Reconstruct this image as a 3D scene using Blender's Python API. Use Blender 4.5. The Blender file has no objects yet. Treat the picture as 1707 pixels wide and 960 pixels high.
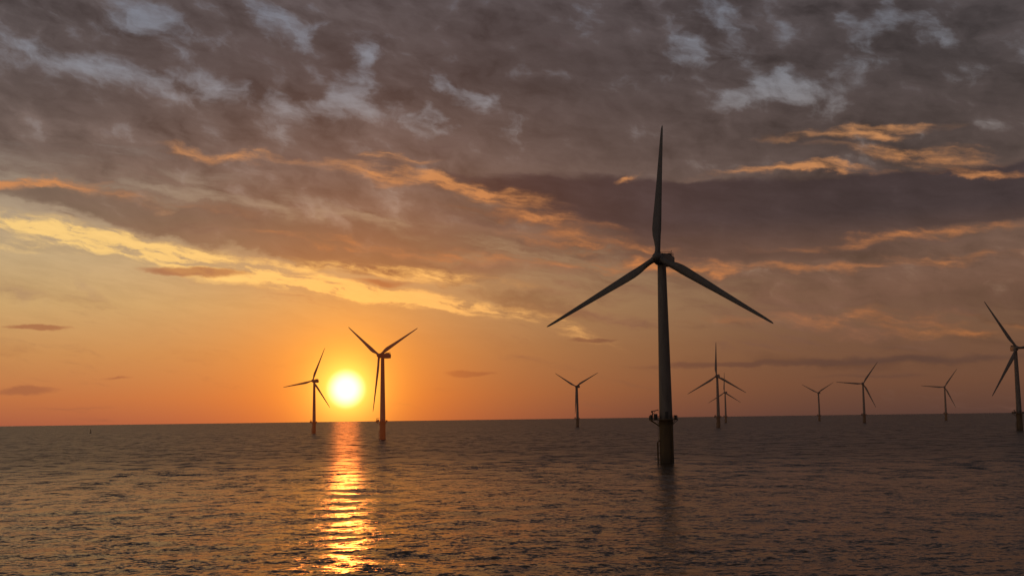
import bpy, bmesh, math, random
import numpy as np
from mathutils import Vector, Matrix
random.seed(4); rng = np.random.default_rng(7)
scene = bpy.context.scene
C = scene.collection
PI = math.pi
R = math.radians
scene.view_settings.view_transform = 'Standard'
scene.view_settings.look = 'None'
scene.view_settings.exposure = 0
scene.view_settings.gamma = 1

# ------------------------------------------------------------------ camera
CAM_H = 14.9
F = 2000.0            # focal length in pixels of the 1707 px wide photograph
cam_d = bpy.data.cameras.new('camera')
cam = bpy.data.objects.new('camera', cam_d); C.objects.link(cam)
M = Matrix.Rotation(R(90 + 6.23), 4, 'X') @ Matrix.Rotation(R(-0.77), 4, 'Z')
cam.matrix_world = Matrix.Translation((0, 0, CAM_H)) @ M
cam_d.sensor_width = 36
cam_d.lens = 36 * F / 1707
cam_d.clip_end = 200000
scene.camera = cam

def pdir(x, y):
    return (M.to_3x3() @ Vector(((x - 853.5) / F, -(y - 480) / F, -1))).normalized()
def azel(x, y):
    d = pdir(x, y)
    return math.atan2(d.x, d.y), math.asin(d.z)
def uv(x, y):
    a, e = azel(x, y)
    return 20 * a, 20 * e
def s2l(c):
    c = c / 255
    return c / 12.92 if c <= .04045 else ((c + .055) / 1.055) ** 2.4
def lin(r, g, b): return (s2l(r), s2l(g), s2l(b), 1)

# ------------------------------------------------------------------ node helper
class NT:
    def __init__(s, tree): s.t = tree; s.n = tree.nodes; s.l = tree.links
    def put(s, sock, v):
        if isinstance(v, bpy.types.NodeSocket): s.l.new(v, sock)
        elif v is not None: sock.default_value = v
    def node(s, typ, **kw):
        n = s.n.new(typ)
        for k, v in kw.items(): setattr(n, k, v)
        return n
    def math(s, op, a, b=None, c=None, clamp=False):
        n = s.node('ShaderNodeMath', operation=op, use_clamp=clamp)
        s.put(n.inputs[0], a); s.put(n.inputs[1], b); s.put(n.inputs[2], c)
        return n.outputs[0]
    def vmath(s, op, a, b=None):
        n = s.node('ShaderNodeVectorMath', operation=op)
        s.put(n.inputs[0], a); s.put(n.inputs[1], b)
        return n.outputs['Value'] if op in ('DOT_PRODUCT', 'LENGTH') else n.outputs[0]
    def vscale(s, a, f):
        n = s.node('ShaderNodeVectorMath', operation='SCALE')
        s.put(n.inputs[0], a); s.put(n.inputs['Scale'], f); return n.outputs[0]
    def comb(s, x, y, z):
        n = s.node('ShaderNodeCombineXYZ'); s.put(n.inputs[0], x); s.put(n.inputs[1], y); s.put(n.inputs[2], z)
        return n.outputs[0]
    def sep(s, v):
        n = s.node('ShaderNodeSeparateXYZ'); s.put(n.inputs[0], v); return n.outputs
    def smooth(s, v, a, b, lo=0., hi=1.):
        n = s.node('ShaderNodeMapRange', interpolation_type='SMOOTHSTEP')
        s.put(n.inputs[0], v); n.inputs[1].default_value = a; n.inputs[2].default_value = b
        n.inputs[3].default_value = lo; n.inputs[4].default_value = hi
        return n.outputs[0]
    def noise(s, vec, scale, detail=5, rough=.55, dist=0, lac=2.):
        n = s.node('ShaderNodeTexNoise')
        s.put(n.inputs['Vector'], vec); n.inputs['Scale'].default_value = scale
        n.inputs['Detail'].default_value = detail; n.inputs['Roughness'].default_value = rough
        n.inputs['Distortion'].default_value = dist; n.inputs['Lacunarity'].default_value = lac
        return n.outputs
    def mapping(s, vec, loc=(0,0,0), rot=(0,0,0), sc=(1,1,1), typ='TEXTURE'):
        n = s.node('ShaderNodeMapping', vector_type=typ)
        s.put(n.inputs[0], vec); n.inputs['Location'].default_value = loc
        n.inputs['Rotation'].default_value = rot; n.inputs['Scale'].default_value = sc
        return n.outputs[0]
    def ramp(s, f, stops, interp='LINEAR'):
        n = s.node('ShaderNodeValToRGB'); cr = n.color_ramp; cr.interpolation = interp
        while len(cr.elements) < len(stops): cr.elements.new(.5)
        for e, (p, c) in zip(cr.elements, stops): e.position = p; e.color = c
        s.put(n.inputs[0], f); return n.outputs[0]
    def mix(s, f, a, b, mode='MIX'):
        n = s.node('ShaderNodeMix', data_type='RGBA', blend_type=mode)
        s.put(n.inputs[0], f); s.put(n.inputs[6], a); s.put(n.inputs[7], b)
        return n.outputs[2]

# ------------------------------------------------------------------ sky (world)
SUN = pdir(577, 648)
world = bpy.data.worlds.new('World'); scene.world = world
world.use_nodes = True
world.node_tree.nodes.clear()
try: world.cycles.sampling_method = 'NONE'
except Exception as e: print(e)
W = NT(world.node_tree)
tc = W.node('ShaderNodeTexCoord')
D = W.vmath('NORMALIZE', tc.outputs['Generated'])
dx, dy, dz = W.sep(D)[:3]
U = W.math('MULTIPLY', W.math('ARCTAN2', dx, dy), 20)
V = W.math('MULTIPLY', W.math('ARCSINE', dz), 20)
P = W.comb(U, V, 0)
wn = W.noise(W.mapping(P, sc=(1.2, .6, 1)), 1.0, 5, .58)['Color']
w0 = W.vmath('SUBTRACT', wn, (.5, .5, .5))
PW = W.vmath('ADD', P, W.vmath('MULTIPLY', w0, (1.7, .8, 0)))
PS = W.vmath('ADD', P, W.vmath('MULTIPLY', w0, (.8, .32, 0)))
fib = W.noise(W.mapping(PW, rot=(0, 0, R(-7)), sc=(3.4, .66, 1)), 1.0, 6, .55)['Fac']
puf = W.noise(W.mapping(PS, loc=(3, 9, 0), rot=(0, 0, R(-28)), sc=(.74, .48, 1)), 1.0, 5, .54)['Fac']
fine = W.noise(W.mapping(PS, loc=(7, 2, 0), rot=(0, 0, R(-9)), sc=(1.0, .18, 1)), 1.0, 6, .62)['Fac']
c_fib = W.math('SUBTRACT', fib, .5); c_puf = W.math('SUBTRACT', puf, .5); c_fine = W.math('SUBTRACT', fine, .5)

def field(feats, vec=None, kx=1.6, ky=1.8):
    acc = None
    for (x, y, rx, ry, rot, w) in feats:
        a, b = uv(x, y)
        m = W.mapping(vec or PW, loc=(a, b, 0), rot=(0, 0, R(-rot)), sc=(rx / 100 * kx, ry / 100 * ky, 1))
        g = W.node('ShaderNodeTexGradient', gradient_type='SPHERICAL'); W.put(g.inputs[0], m)
        acc = W.math('MULTIPLY_ADD', g.outputs['Fac'], w, 0.0 if acc is None else acc)
    return acc

bank_f = [(1000,320,230,18,4,1.3),(1350,336,420,29,0,1.7),(1640,328,260,29,-1,1.5),(1230,404,280,20,1,.9),(1250,428,200,12,1,.4)]
dark_f = [(1640,490,160,24,2,.5),(1400,607,270,12,0,.7),(150,345,200,16,9,.9),(430,410,240,16,8,1.0),(680,446,180,12,6,.8),
          (400,85,90,60,30,1.2),(560,115,70,50,20,1.1),(240,70,60,60,40,1),(120,60,90,40,20,.7),(830,90,220,90,0,.9),(1000,200,250,70,0,.9),
          (300,200,330,28,8,.8),(60,150,130,24,10,.7),(330,362,260,26,9,.9),(640,395,260,26,4,.9),(860,500,110,16,12,.8),
          (1500,120,200,90,0,.9),(1650,220,150,80,0,.8),(1350,260,150,30,0,.5),(100,260,180,22,4,.5)]
thin_f = [(320,450,85,6,1,1.3),(780,624,46,5,0,1.3),(60,546,52,4,0,1.2),(40,655,60,6,-4,1.1),(990,565,44,3,0,1.1),(190,628,30,3,0,.8),
          (1480,600,240,7,0,.9),(1180,610,160,5,1,.8),(1450,628,160,4,0,.5),(120,680,100,3,0,.5),(640,470,60,7,3,.9)]
gold_f = [(90,384,170,14,9,.8),(280,424,210,14,9,1.0),(480,468,190,13,8,1.2),(660,492,120,11,7,1.4),(800,514,100,9,9,.9),
          (60,412,90,8,2,.7),(580,446,150,9,4,.6),(950,545,80,12,22,.5),(760,466,120,10,7,.5)]
oran_f = [(60,306,100,9,0,1.3),(390,262,110,9,4,1.0),(640,270,70,8,0,1.0),(700,302,130,12,7,1.2),(840,330,90,14,13,1.0),
          (900,368,120,14,10,.8),(1000,408,150,11,8,.8),(1040,296,30,5,-8,.8),(1320,288,120,8,3,1.3),(1440,222,110,10,2,1.0),
          (1520,258,120,11,8,.9),(1640,288,70,8,10,1.0),(1130,442,220,9,3,.8),(1520,392,170,10,-3,.7),
          (1540,440,140,10,0,.6),(1400,530,200,12,0,.5),(1580,545,160,10,0,.5),(500,400,120,8,6,.5),(220,330,160,8,6,.4),(760,430,180,12,7,.5)]
blue_f = [(40,92,130,24,18,.8),(230,42,80,26,20,.6),(272,18,30,24,0,.6),(450,25,30,30,0,.8),(520,52,42,24,-30,.9),(610,105,36,55,35,1.0),
          (570,184,80,18,-10,.8),(390,150,150,22,8,.7),(765,152,46,15,25,1.1),(724,204,26,20,0,1.6),(665,190,50,14,0,.8),
          (1190,45,60,44,30,.9),(1322,140,70,34,28,.9),(1245,160,70,16,-12,.8),(1122,100,36,24,-35,.9),(1475,50,60,34,10,.6),
          (560,345,150,24,4,.8),(1290,456,130,10,0,.7),(850,212,28,16,0,.8),(950,30,50,16,20,.4),(1600,60,80,28,30,.5),
          (180,120,90,16,14,.6),(1680,430,60,12,0,.5),(300,100,400,110,10,.35),(1350,90,280,90,10,.25)]
bank = field(bank_f, PS); dark = field(dark_f); thin = field(thin_f, PS, 1.4, 1.7); gold = field(gold_f, PS); oran = field(oran_f, None, 1.6, 1.5)
blue = field(blue_f)

Vn = W.math('MULTIPLY', V, 1/8., clamp=True)
Ul = W.smooth(U, -7.5, 6.)
def px(p): return p / 800.
clearL = W.ramp(Vn, [(0, lin(160,90,66)),(px(40), lin(182,110,68)),(px(110), lin(192,137,84)),(px(190), lin(196,160,108)),
                     (px(260), lin(188,162,122)),(px(330), lin(172,152,126)),(px(430), lin(140,128,120)),(1, lin(130,128,136))])
clearR = W.ramp(Vn, [(0, lin(86,61,54)),(px(50), lin(106,72,56)),(px(120), lin(114,81,62)),(px(200), lin(128,98,76)),
                     (px(330), lin(140,113,95)),(px(450), lin(125,110,108)),(1, lin(118,116,128))])
clear = W.mix(Ul, clearL, clearR)
cloudL = W.ramp(Vn, [(0, lin(150,88,66)),(px(110), lin(150,95,66)),(px(230), lin(148,113,83)),(px(330), lin(123,102,87)),(px(430), lin(107,92,85)),
                     (px(560), lin(91,82,81)),(1, lin(78,74,77))])
cloudR = W.ramp(Vn, [(0, lin(92,64,54)),(px(80), lin(100,70,57)),(px(200), lin(110,80,65)),(px(300), lin(103,80,69)),(px(400), lin(88,74,70)),
                     (px(560), lin(77,69,69)),(1, lin(70,65,68))])
cloud = W.mix(Ul, cloudL, cloudR)
pufv = W.math('MULTIPLY', c_puf, W.smooth(V, 2.5, 5.5, 1.0, 1.9))
lump = W.math('ADD', pufv, W.math('MULTIPLY', c_fib, 1.7))
bright = W.math('MAXIMUM', W.math('ADD', 1.02, lump), .55)
cloudc = W.vscale(cloud, bright)
edge = W.math('MULTIPLY_ADD', U, -.17, 1.9)
over = W.math('SUBTRACT', V, edge)
over = W.math('MULTIPLY_ADD', c_fib, 3.4, over)
over = W.math('MULTIPLY_ADD', c_fine, 2.8, over)
cover = W.smooth(over, -.3, 1.3)
col = W.mix(cover, clear, cloudc)
dm = W.smooth(W.math('MULTIPLY_ADD', c_puf, .8, W.math('MULTIPLY_ADD', c_fib, 1.5, dark)), .05, 1.0)
dcol = W.vscale(cloud, W.math('MULTIPLY_ADD', lump, .5, .78))
col = W.mix(W.math('MULTIPLY', dm, .85), col, dcol)
# blue-grey gaps, shaped mostly by the lumps
bs = W.math('MULTIPLY_ADD', c_puf, 3.9, blue)
bs = W.math('MULTIPLY_ADD', c_fine, .9, bs)
bm_ = W.math('MULTIPLY', W.smooth(bs, .32, 1.8), W.smooth(V, 1.0, 2.6))
gapc = W.ramp(Vn, [(0, lin(170,130,100)),(px(300), lin(163,138,118)),(px(420), lin(152,143,139)),(px(560), lin(130,133,141)),(1, lin(108,120,138))])
col = W.mix(W.math('MULTIPLY', bm_, .88), col, gapc)
# long dark bank on the right
bk = W.smooth(W.math('MULTIPLY_ADD', c_fib, .8, W.math('MULTIPLY_ADD', c_fine, 1.0, bank)), .06, .62)
bcol = W.vscale(W.mix(W.smooth(V, 2.5, 3.3), lin(98,73,63), lin(62,51,53)), W.math('MULTIPLY_ADD', lump, .45, 1.0))
col = W.mix(W.math('MULTIPLY', bk, .95), col, bcol)
# lit edges: the streaks only live inside their own fields
k2 = W.math('MAXIMUM', W.math('MULTIPLY_ADD', c_fine, 5.5, 1.0), 0.0)
k3 = W.math('MAXIMUM', W.math('MULTIPLY_ADD', c_puf, 3.0, W.math('MULTIPLY_ADD', c_fine, 9.0, 1.0)), 0.05)
gm = W.smooth(W.math('MULTIPLY', gold, k3), .02, 1.3)
goldc = W.mix(Ul, lin(244,202,124), lin(222,152,88))
col = W.mix(W.math('MULTIPLY', gm, .92), col, goldc)
om = W.smooth(W.math('MULTIPLY', oran, k2), .02, 1.5)
oranc = W.mix(W.smooth(V, 2, 5), lin(206,126,68), lin(198,138,88))
col = W.mix(W.math('MULTIPLY', om, .85), col, oranc)
tm = W.smooth(W.math('MULTIPLY_ADD', c_fine, .6, thin), .2, .75)
tcol = W.mix(Ul, lin(150,92,66), lin(82,60,55))
col = W.mix(W.math('MULTIPLY', tm, .75), col, tcol)
gr = W.math('MULTIPLY_ADD', W.math('MULTIPLY', c_fine, .5), W.smooth(V, .6, 2.6), 1.0)
col = W.vscale(col, gr)
sky = W.node('ShaderNodeTexSky', sky_type='NISHITA', sun_disc=False)
sky.sun_elevation = math.asin(SUN.z); sky.sun_rotation = math.atan2(SUN.x, SUN.y)
col = W.vmath('ADD', col, W.vscale(sky.outputs[0], .003))
# sun and aureole
ang = W.math('MULTIPLY', W.math('ARCCOSINE', W.math('MINIMUM', W.vmath('DOT_PRODUCT', D, tuple(SUN)), .9999999)), 20)
e1 = W.math('POWER', 2.718, W.math('MULTIPLY', ang, -1/.30))
e2 = W.math('POWER', 2.718, W.math('MULTIPLY', ang, -1/1.15))
e3 = W.math('POWER', 2.718, W.math('MULTIPLY', ang, -1/3.2))
disc = W.smooth(ang, .36, .10)
tint = W.mix(W.math('MULTIPLY', e2, 1.0, clamp=True), (1,1,1,1), (1,.84,.06,1))
col = W.mix(1.0, col, tint, 'MULTIPLY')
def addc(col, c, f):
    n = W.node('ShaderNodeCombineXYZ')
    for i in range(3): n.inputs[i].default_value = c[i]
    return W.vmath('ADD', col, W.vscale(n.outputs[0], f))
col = addc(col, (2.0, 1.6, .28), e1)
col = addc(col, (.90, .18, .0), e2)
col = addc(col, (.08, .012, .0), e3)
col = addc(col, (1.4, .9, .85), disc)
bg = W.node('ShaderNodeBackground'); W.put(bg.inputs[0], col); bg.inputs[1].default_value = 1.0
out = W.node('ShaderNodeOutputWorld'); W.l.new(bg.outputs[0], out.inputs[0])

sd = bpy.data.lights.new('sun', 'SUN'); so = bpy.data.objects.new('sun', sd); C.objects.link(so)
sd.energy = .04; sd.angle = R(1.2); sd.color = (1, .20, .025)
so.rotation_euler = Vector(SUN).to_track_quat('Z', 'Y').to_euler()
so.location = (0, 0, 300)

# ------------------------------------------------------------------ materials
def mat(name, build):
    m = bpy.data.materials.new(name); m.use_nodes = True
    t = NT(m.node_tree); b = m.node_tree.nodes['Principled BSDF']; build(t, b); return m
def paint(c0, c1, rough, scale=.6, metal=0, streak=True):
    def f(t, b):
        g = t.node('ShaderNodeTexCoord').outputs['Object']
        n = t.noise(t.mapping(g, sc=(1, 1, 5 if streak else 1)), scale, 6, .65)['Fac']
        t.put(b.inputs['Base Color'], t.ramp(n, [(.35, c0), (.7, c1)]))
        b.inputs['Roughness'].default_value = rough; b.inputs['Metallic'].default_value = metal
    return f
m_tower = mat('tower_paint', paint((.09,.083,.077,1), (.15,.14,.13,1), .5))
m_blade = mat('blade_gelcoat', paint((.08,.078,.075,1), (.12,.115,.11,1), .5, .3, streak=False))
m_steel = mat('galvanised_steel', paint((.08,.08,.08,1), (.15,.15,.15,1), .5, 3, .5))
m_dark = mat('dark_fitting', paint((.02,.02,.02,1), (.05,.05,.05,1), .6, 3))
def pile(t, b):
    g = t.node('ShaderNodeTexCoord').outputs['Object']
    n = t.noise(t.mapping(g, sc=(1, 1, 4)), .9, 7, .7)['Fac']
    z = t.sep(g)[2]
    c = t.ramp(n, [(.3, (.065,.045,.024,1)), (.55, (.09,.062,.028,1)), (.75, (.11,.08,.032,1))])
    zz = t.math('ADD', z, t.math('MULTIPLY', n, 3.0))
    c = t.mix(t.smooth(zz, 6.0, 1.0), c, (.045,.036,.020,1))
    t.put(b.inputs['Base Color'], c); b.inputs['Roughness'].default_value = .8
m_pile = mat('weathered_yellow_paint', pile)
m_red = mat('red_lamp_glass', paint((.3,.02,.01,1), (.4,.03,.02,1), .2, 3))

def sea_mat(t, b):
    geo = t.node('ShaderNodeNewGeometry')
    pos = geo.outputs['Position']
    p = t.mapping(pos, rot=(0, 0, R(12)), sc=(1.3, 1.0, 1))
    a = t.noise(p, .46, 3, .6, .5)['Color']          # chop of two metres
    c = t.noise(p, 1.8, 4, .7, .3)['Color']          # ripples
    l = t.noise(t.mapping(pos, rot=(0, 0, R(10)), sc=(1, 1.6, 1)), .12, 4, .72, .4)['Color']        # long low waves seen far out
    gust = t.smooth(t.noise(t.mapping(pos, rot=(0,0,R(8)), sc=(3,1,1)), .012, 3, .6)['Fac'], .35, .65, .8, 1.2)
    s = t.vmath('ADD', t.vmath('MULTIPLY', t.vmath('SUBTRACT', a, (.5,.5,.5)), (.9,1.0,0)),
                t.vmath('MULTIPLY', t.vmath('SUBTRACT', c, (.5,.5,.5)), (1.4,1.7,0)))
    dist = t.vmath('LENGTH', pos)
    s = t.vscale(s, t.math('MULTIPLY', gust, t.smooth(dist, 300, 1800, 1.0, .7)))
    s = t.vmath('ADD', s, t.vscale(t.vmath('MULTIPLY', t.vmath('SUBTRACT', l, (.5,.5,.5)), (.5,2.1,0)), t.smooth(dist, 150, 450, .15, 1.0)))
    t.put(b.inputs['Normal'], t.vmath('NORMALIZE', t.vmath('ADD', geo.outputs['Normal'], s)))
    # farther out the chop is finer than the mesh and becomes roughness of the surface
    t.put(b.inputs['Roughness'], t.smooth(dist, 90, 600, .14, .32))
    b.inputs['Base Color'].default_value = (.040, .029, .016, 1)
    b.inputs['IOR'].default_value = 1.33
m_sea = mat('sea_water', sea_mat)

# ------------------------------------------------------------------ sea
pv = np.concatenate([np.geomspace(3000, 300, 50, endpoint=False), np.arange(300, 15, -.8), np.geomspace(15, .4, 40)])
rr = CAM_H * 2000 / pv
sp = np.abs(np.gradient(rr))
aa = np.concatenate([np.radians(np.linspace(-32, 32, 900)), np.radians(np.linspace(32, 328, 120)[1:-1])])
NR, NA = len(rr), len(aa)
RR, AA = np.meshgrid(rr, aa, indexing='ij')
X = RR * np.sin(AA); Y = RR * np.cos(AA)
Z = np.zeros_like(X)
spc = np.maximum(sp, rr * .00125)[:, None]
inner = (np.abs(np.where(AA > PI, AA - 2*PI, AA)) < R(32.5))
for i in range(90):
    lam = 1.4 * (26/1.4) ** rng.random()
    th = -PI/2 + rng.normal(0, .6) + .2
    k = 2*PI/lam
    amp = .0016 * lam ** .84
    w = np.clip((lam / spc - 3) / 3, 0, 1)
    ph = rng.random() * 2*PI
    arg = k * (X*math.cos(th) + Y*math.sin(th)) + ph
    Z += amp * w * (np.sin(arg) + .18*np.cos(2*arg))
Z = Z * inner
verts = np.stack([X, Y, Z], -1).reshape(-1, 3)
verts = np.vstack([verts, [[0, 0, 0]]])
i0 = np.arange(NR-1)[:, None] * NA; j = np.arange(NA)[None, :]; j2 = (j + 1) % NA
quads = np.stack([i0 + j, i0 + NA + j, i0 + NA + j2, i0 + j2], -1).reshape(-1, 4)[:, ::-1]
tris = np.stack([np.full(NA, NR*NA), (np.arange(NA)+1) % NA, np.arange(NA)], -1)
me = bpy.data.meshes.new('sea')
me.vertices.add(len(verts)); me.vertices.foreach_set('co', verts.astype(np.float32).ravel())
nl = quads.size + tris.size
me.loops.add(nl); me.loops.foreach_set('vertex_index', np.concatenate([quads.ravel(), tris.ravel()]).astype(np.int32))
nf = len(quads) + len(tris); me.polygons.add(nf)
ls = np.concatenate([np.arange(len(quads))*4, quads.size + np.arange(len(tris))*3]).astype(np.int32)
me.polygons.foreach_set('loop_start', ls)
me.update(calc_edges=True); me.validate()
me.polygons.foreach_set('use_smooth', np.ones(len(me.polygons), dtype=bool))
sea = bpy.data.objects.new('sea', me); C.objects.link(sea); me.materials.append(m_sea)
if me.polygons[1000].normal.z < 0: me.flip_normals()
sea['kind'] = 'structure'; sea['label'] = 'dark rippled sea with the orange glitter of the low sun'; sea['category'] = 'sea'

# ------------------------------------------------------------------ mesh helpers
def ring(bm, c, ax, r, n, ref=None):
    ax = Vector(ax).normalized()
    u = ax.orthogonal().normalized() if ref is None else Vector(ref); v = ax.cross(u)
    return [bm.verts.new(Vector(c) + (u*math.cos(2*PI*i/n) + v*math.sin(2*PI*i/n)) * r) for i in range(n)]
def bridge(bm, a, b):
    n = len(a)
    for i in range(n): bm.faces.new((a[i], a[(i+1) % n], b[(i+1) % n], b[i]))
def lathe(bm, prof, n=32, axis='Z', cap=True, org=(0,0,0)):
    rs = []
    for r, z in prof:
        o = Vector(org)
        if axis == 'Z': rs.append(ring(bm, o + Vector((0,0,z)), (0,0,1), r, n, (1,0,0)))
        else: rs.append(ring(bm, o + Vector((0,z,0)), (0,1,0), r, n, (1,0,0)))
    for a, b in zip(rs, rs[1:]): bridge(bm, a, b)
    if cap:
        bm.faces.new(rs[0][::-1]); bm.faces.new(rs[-1])
def bar(bm, p0, p1, r, n=8):
    p0, p1 = Vector(p0), Vector(p1); ax = p1 - p0
    a = ring(bm, p0, ax, r, n); b = ring(bm, p1, ax, r, n)
    bridge(bm, a, b); bm.faces.new(a[::-1]); bm.faces.new(b)
def box(bm, lo, hi, bev=0):
    m = bmesh.ops.create_cube(bm, size=1)
    lo, hi = Vector(lo), Vector(hi)
    for v in m['verts']:
        v.co = Vector([(lo[i]+hi[i])/2 + v.co[i]*(hi[i]-lo[i]) for i in range(3)])
    if bev:
        es = list({e for v in m['verts'] for e in v.link_edges})
        bmesh.ops.bevel(bm, geom=es, offset=bev, segments=3, affect='EDGES', profile=.6)
def obj(name, bm, m, parent=None, smooth=True, loc=(0,0,0)):
    bmesh.ops.recalc_face_normals(bm, faces=bm.faces)
    me = bpy.data.meshes.new(name); bm.to_mesh(me); bm.free()
    me.materials.append(m)
    if smooth:
        for p in me.polygons: p.use_smooth = True
        try: me.set_sharp_from_angle(angle=R(35))
        except Exception: pass
    o = bpy.data.objects.new(name, me); C.objects.link(o); o.location = loc
    if parent: o.parent = parent
    return o
def empty(name, loc=(0,0,0)):
    o = bpy.data.objects.new(name, None); C.objects.link(o); o.location = loc; return o
B = bmesh.new

HUB = 67.3; OVER = 4.0; TILT = R(5)
def place_head(root, yaw, phase):
    for ch in root.children:
        if ch.name.startswith('nacelle'): ch.rotation_euler = (-TILT*.4, 0, yaw)
        if ch.name.startswith('rotor_hub'):
            ch.location = (OVER*math.sin(yaw), -OVER*math.cos(yaw), HUB + .2)
            ch.rotation_mode = 'YXZ'
            ch.rotation_euler = (-TILT, phase, yaw)

def make_turbine():
    root = empty('wind_turbine')
    bm = B(); lathe(bm, [(2.3,-6),(2.3,12.6),(2.45,12.7),(2.45,13.1),(2.3,13.2),(2.3,13.9)], 40)
    tp = obj('transition_piece', bm, m_pile, root)
    bm = B()
    for s in (-.75, .75):
        bar(bm, (-2.95, s, -2.5), (-2.95, s, 6.6), .12, 10)
        bar(bm, (-2.95, s, 6.6), (-2.1, s, 7.4), .12, 10)
        for z in (.8, 3.2, 5.6): bar(bm, (-2.95, s, z), (-1.9, s*.8, z), .09, 8)
    obj('boat_landing', bm, m_pile, root)
    bm = B()
    for s in (-.28, .28): bar(bm, (-2.65, s, -1.5), (-2.65, s, 13.9), .04, 6)
    for i in range(50): bar(bm, (-2.65, -.28, -1.3 + i*.3), (-2.65, .28, -1.3 + i*.3), .02, 5)
    for z in (4, 7.5, 11): bar(bm, (-2.65, 0, z), (-2.1, 0, z), .05, 6)
    obj('ladder', bm, m_steel, root)
    bm = B()
    pts = [(1.6,-1.9,-4),(1.6,-1.9,12.5)]
    bar(bm, *pts, .18, 10)
    for z in (1.5, 6, 11): bar(bm, (1.6,-1.9,z), (1.2,-1.45,z), .1, 6)
    obj('cable_tube', bm, m_pile, root)
    bm = B(); N = 24
    def outline(i):
        a = 2*PI*i/N; r = 4.0
        x, y = r*math.cos(a), r*math.sin(a)
        if x < -2.6 and abs(y) < 3.1: x = -5.3
        return x, y
    op = [outline(i) for i in range(N)]
    lo = [bm.verts.new((x, y, 13.9)) for x, y in op]; hi = [bm.verts.new((x, y, 14.2)) for x, y in op]
    bridge(bm, lo, hi); bm.faces.new(lo[::-1]); bm.faces.new(hi)
    for i in range(0, N, 3):
        x, y = op[i]; l = math.hypot(x, y)
        bar(bm, (x*.95, y*.95, 13.9), (x/l*2.15, y/l*2.15, 12.3 if l < 4.5 else 11.8), .10, 6)
    pf = obj('work_platform', bm, m_pile, root, smooth=False)
    bm = B()
    for i in range(N):
        a, b = op[i], op[(i+1) % N]
        L = math.hypot(a[0]-b[0], a[1]-b[1]); k = max(1, round(L/1.0))
        for q in range(k):
            t = q/k; x, y = a[0]+(b[0]-a[0])*t, a[1]+(b[1]-a[1])*t
            bar(bm, (x*.98, y*.98, 14.19), (x*.98, y*.98, 15.35), .05, 6)
        for z in (14.65, 15.0, 15.35): bar(bm, (a[0]*.98, a[1]*.98, z), (b[0]*.98, b[1]*.98, z), .04, 6)
    obj('railing', bm, m_dark, pf)
    bm = B()
    bar(bm, (-4.6, -1.6, 14.2), (-4.6, -1.6, 16.9), .17, 10)
    bar(bm, (-4.8, -1.6, 16.8), (-2.6, -1.9, 17.3), .13, 8)
    bar(bm, (-4.6, -1.6, 15.6), (-3.6, -1.75, 17.0), .07, 6)
    bar(bm, (-2.7, -1.9, 17.2), (-2.7, -1.9, 16.2), .04, 6)
    box(bm, (-5.0, -1.9, 16.4), (-4.4, -1.3, 17.0), .05)
    obj('davit_crane', bm, m_dark, root)
    for lo_, hi_ in (((-4.0,-1.2,14.2),(-2.9,.1,16.0)), ((-5.1,.3,14.2),(-4.3,1.4,15.7)), ((2.7,-1.0,14.2),(3.5,.2,15.5))):
        bm = B(); box(bm, lo_, hi_, .06); obj('equipment_cabinet', bm, m_dark, root)
    bm = B(); prof = [(2.2,13.9),(2.2,14.3),(2.16,14.32)]
    z0, z1, r0, r1 = 14.4, 65.3, 2.18, 1.42
    def tr(z): return r0 + (r1-r0)*((z-z0)/(z1-z0))**1.15
    for k in range(13):
        z = z0 + (z1-z0)*k/12; r = tr(z)
        if k in (4, 8): prof += [(r, z-.08), (r+.05, z-.07), (r+.05, z+.07), (r-.003, z+.08)]
        else: prof.append((r, z))
    lathe(bm, prof, 48); tw = obj('tower', bm, m_tower, root)
    bm = B(); box(bm, (-.5, -2.3, 14.35), (.5, -1.9, 16.7), .08); obj('door', bm, m_dark, tw)
    bm = B()
    secs = [(-2.5,1.35,-1.35,1.35),(-2.3,1.65,-1.7,1.6),(-1,1.85,-1.8,1.85),(2,1.9,-1.85,1.85),(6.0,1.85,-1.75,1.85),(7.9,1.8,-1.4,1.85),(8.1,1.6,-1.2,1.65)]
    prev = None
    for y, hw, zb, zt in secs:
        rg = []; rc = .28
        for cx, cz, a0 in ((hw-rc, zt-rc, 0),(-hw+rc, zt-rc, 90),(-hw+rc, zb+rc, 180),(hw-rc, zb+rc, 270)):
            for q in range(5):
                a = R(a0 + q*22.5); rg.append(bm.verts.new((cx+rc*math.cos(a), y, cz+rc*math.sin(a))))
        if prev: bridge(bm, prev, rg)
        else: bm.faces.new(rg)
        prev = rg
    bm.faces.new(prev[::-1])
    nc = obj('nacelle', bm, m_tower, root, loc=(0, 0, HUB))
    bm = B()
    for x in (-1.5, 1.5):
        for y in (3.2, 4.6, 6.0, 7.5): bar(bm, (x, y, 1.8), (x, y, 3.0), .06, 6)
        for z in (2.4, 3.0): bar(bm, (x, 3.2, z), (x, 7.5, z), .06, 6)
    for y in (3.2, 7.5):
        for z in (2.4, 3.0): bar(bm, (-1.5, y, z), (1.5, y, z), .06, 6)
    box(bm, (-1.6, 3.1, 1.86), (1.6, 7.6, 2.0), .03)
    obj('hoist_platform', bm, m_dark, nc)
    bm = B(); box(bm, (-1.1, 5.0, 2.0), (1.1, 6.8, 2.8), .12); obj('cooler_box', bm, m_dark, nc)
    bm = B(); bar(bm, (.8, 7.5, 1.9), (.8, 7.5, 3.9), .05, 6); bar(bm, (.4, 7.5, 3.7), (1.2, 7.5, 3.7), .03, 6)
    lathe(bm, [(.16,3.88),(.16,4.05),(.02,4.2)], 10, org=(.8,7.5,0))
    obj('weather_mast', bm, m_steel, nc)
    bm = B(); lathe(bm, [(.22,2.0),(.22,2.3),(.14,2.5),(.02,2.56)], 12, org=(-.6,3.9,0)); obj('warning_lamp', bm, m_red, nc)
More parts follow.
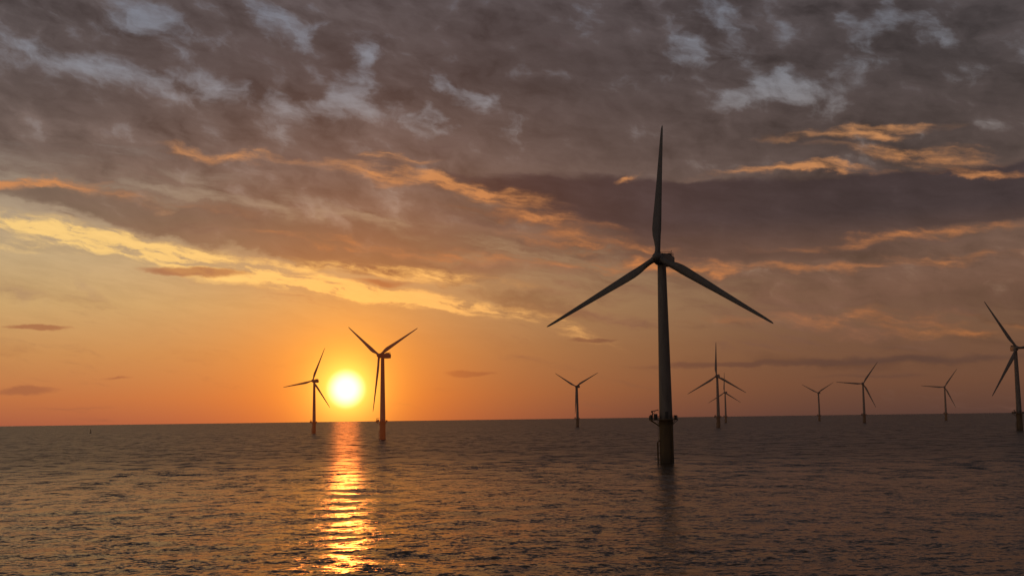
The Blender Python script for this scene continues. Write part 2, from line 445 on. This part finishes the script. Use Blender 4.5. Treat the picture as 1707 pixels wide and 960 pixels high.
    bm = B(); lathe(bm, [(1.2,1.65),(1.5,1.55),(1.62,.9),(1.66,0),(1.55,-.9),(1.2,-1.7),(.7,-2.15),(.2,-2.35),(.02,-2.37)], 36, axis='Y')
    for k in range(3):
        a = 2*PI*k/3; d = Vector((math.sin(a), 0, math.cos(a))); bar(bm, d*1.0, d*1.9, 1.06, 24)
    hub = obj('rotor_hub', bm, m_blade, root)
    bm = B(); prev = None
    secs = [(1.75,1.85,1,10),(3.2,1.8,1,10),(5,2.1,.72,14),(7.5,2.75,.42,15),(9.8,3.05,.32,13),(13,2.9,.27,10),(18,2.5,.24,7),(24,2.05,.21,4.5),
            (31,1.6,.19,2.5),(37,1.22,.17,1.2),(42,.9,.16,.4),(44.4,.65,.15,0),(45.2,.38,.15,0),(45.5,.08,.15,0)]
    for z, c, th, tw_ in secs:
        f = min(1, max(0, (1-th)/.6)); rg = []
        for i in range(28):
            t = 2*PI*i/28; x = .5*math.cos(t); y = .5*math.sin(t)*th
            y *= (1-f) + f*(.62 + .75*(x+.5))
            x = x*c - .2*c*f; y = y*c
            a = R(tw_); x, y = x*math.cos(a) - y*math.sin(a), x*math.sin(a) + y*math.cos(a)
            rg.append(bm.verts.new((x, y, z)))
        if prev: bridge(bm, prev, rg)
        else: bm.faces.new(rg)
        prev = rg
    bm.faces.new(prev)
    bl = obj('blade', bm, m_blade, hub)
    for k in (1, 2):
        b2 = bl.copy(); C.objects.link(b2); b2.parent = hub; b2.rotation_euler = (0, 2*PI*k/3, 0)
    return root

haze_emission_mats = {}
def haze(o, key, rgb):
    # distant air is imitated by a faint warm emission added to the paint
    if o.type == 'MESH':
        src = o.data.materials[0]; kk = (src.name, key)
        if kk not in haze_emission_mats:
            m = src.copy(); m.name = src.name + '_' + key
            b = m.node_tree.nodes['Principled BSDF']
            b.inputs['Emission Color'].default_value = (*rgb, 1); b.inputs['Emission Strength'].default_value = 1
            haze_emission_mats[kk] = m
        o.material_slots[0].link = 'OBJECT'; o.material_slots[0].material = haze_emission_mats[kk]
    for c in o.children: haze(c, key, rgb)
def copy_tree(o, parent=None):
    c = o.copy(); C.objects.link(c); c.parent = parent
    for ch in list(o.children): copy_tree(ch, c)
    return c

G = 'wind turbines standing in the sea'
GL = ('haze_glow', (.07,.013,.003)); FA = ('far', (.012,.005,.003)); HA = ('haze', (.016,.007,.004))  # emission tints painted in for hazy air, strongest beside the sun
specs = [
 (1112, 770, 398, -27, 2.0, 'nearest and tallest wind turbine, its work platform and ladder clearly visible above the water', None),
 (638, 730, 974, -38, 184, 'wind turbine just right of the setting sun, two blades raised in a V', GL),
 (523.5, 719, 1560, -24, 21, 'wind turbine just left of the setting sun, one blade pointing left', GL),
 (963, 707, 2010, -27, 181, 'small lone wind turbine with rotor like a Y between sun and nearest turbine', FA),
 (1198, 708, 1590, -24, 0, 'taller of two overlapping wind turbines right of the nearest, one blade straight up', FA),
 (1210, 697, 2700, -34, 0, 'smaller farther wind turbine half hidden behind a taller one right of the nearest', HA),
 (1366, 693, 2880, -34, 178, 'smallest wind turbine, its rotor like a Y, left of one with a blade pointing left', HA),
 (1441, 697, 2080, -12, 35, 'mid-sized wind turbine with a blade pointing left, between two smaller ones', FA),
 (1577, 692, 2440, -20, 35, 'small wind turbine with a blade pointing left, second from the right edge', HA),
 (1700, 709, 990, -6, -30, 'wind turbine cut off by the right edge of the picture', ('near_haze_glow', (.004,.002,.0015))),
]
for i, (x, y, d, yaw, ph, label, hz) in enumerate(specs):
    az = azel(x, y)[0]
    if i == 0: proto = make_turbine(); t = proto
    else: t = copy_tree(proto)
    t.location = (d*math.tan(az), d, 0)
    place_head(t, R(yaw), R(ph))
    t['label'] = label; t['category'] = 'wind turbine'; t['group'] = G
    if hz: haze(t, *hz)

# ------------------------------------------------------------------ distant buoy
az = azel(151, 718)[0]; d = 2300
bu = empty('navigation_buoy', (d*math.sin(az), d*math.cos(az), 0))
bm = B(); lathe(bm, [(.6,-1.5),(1.5,-.6),(1.7,.3),(1.6,.9),(.9,1.2)], 20); obj('float', bm, m_dark, bu)
bm = B()
for k in range(4):
    a = PI/4 + k*PI/2; bar(bm, (1.0*math.cos(a), 1.0*math.sin(a), 1.0), (.35*math.cos(a), .35*math.sin(a), 5.6), .14, 6)
for z, r in ((2.6, .78), (4.2, .56), (5.6, .36)):
    for k in range(4):
        a = PI/4 + k*PI/2; b = a + PI/2
        bar(bm, (r*math.cos(a), r*math.sin(a), z), (r*math.cos(b), r*math.sin(b), z), .1, 6)
obj('lattice_mast', bm, m_dark, bu)
bm = B(); lathe(bm, [(.5,5.6),(.5,6.3),(.3,6.6),(.05,7.2)], 14); obj('lantern', bm, m_dark, bu)
bu['label'] = 'tiny dark navigation buoy on the horizon far left of the sun'; bu['category'] = 'buoy'
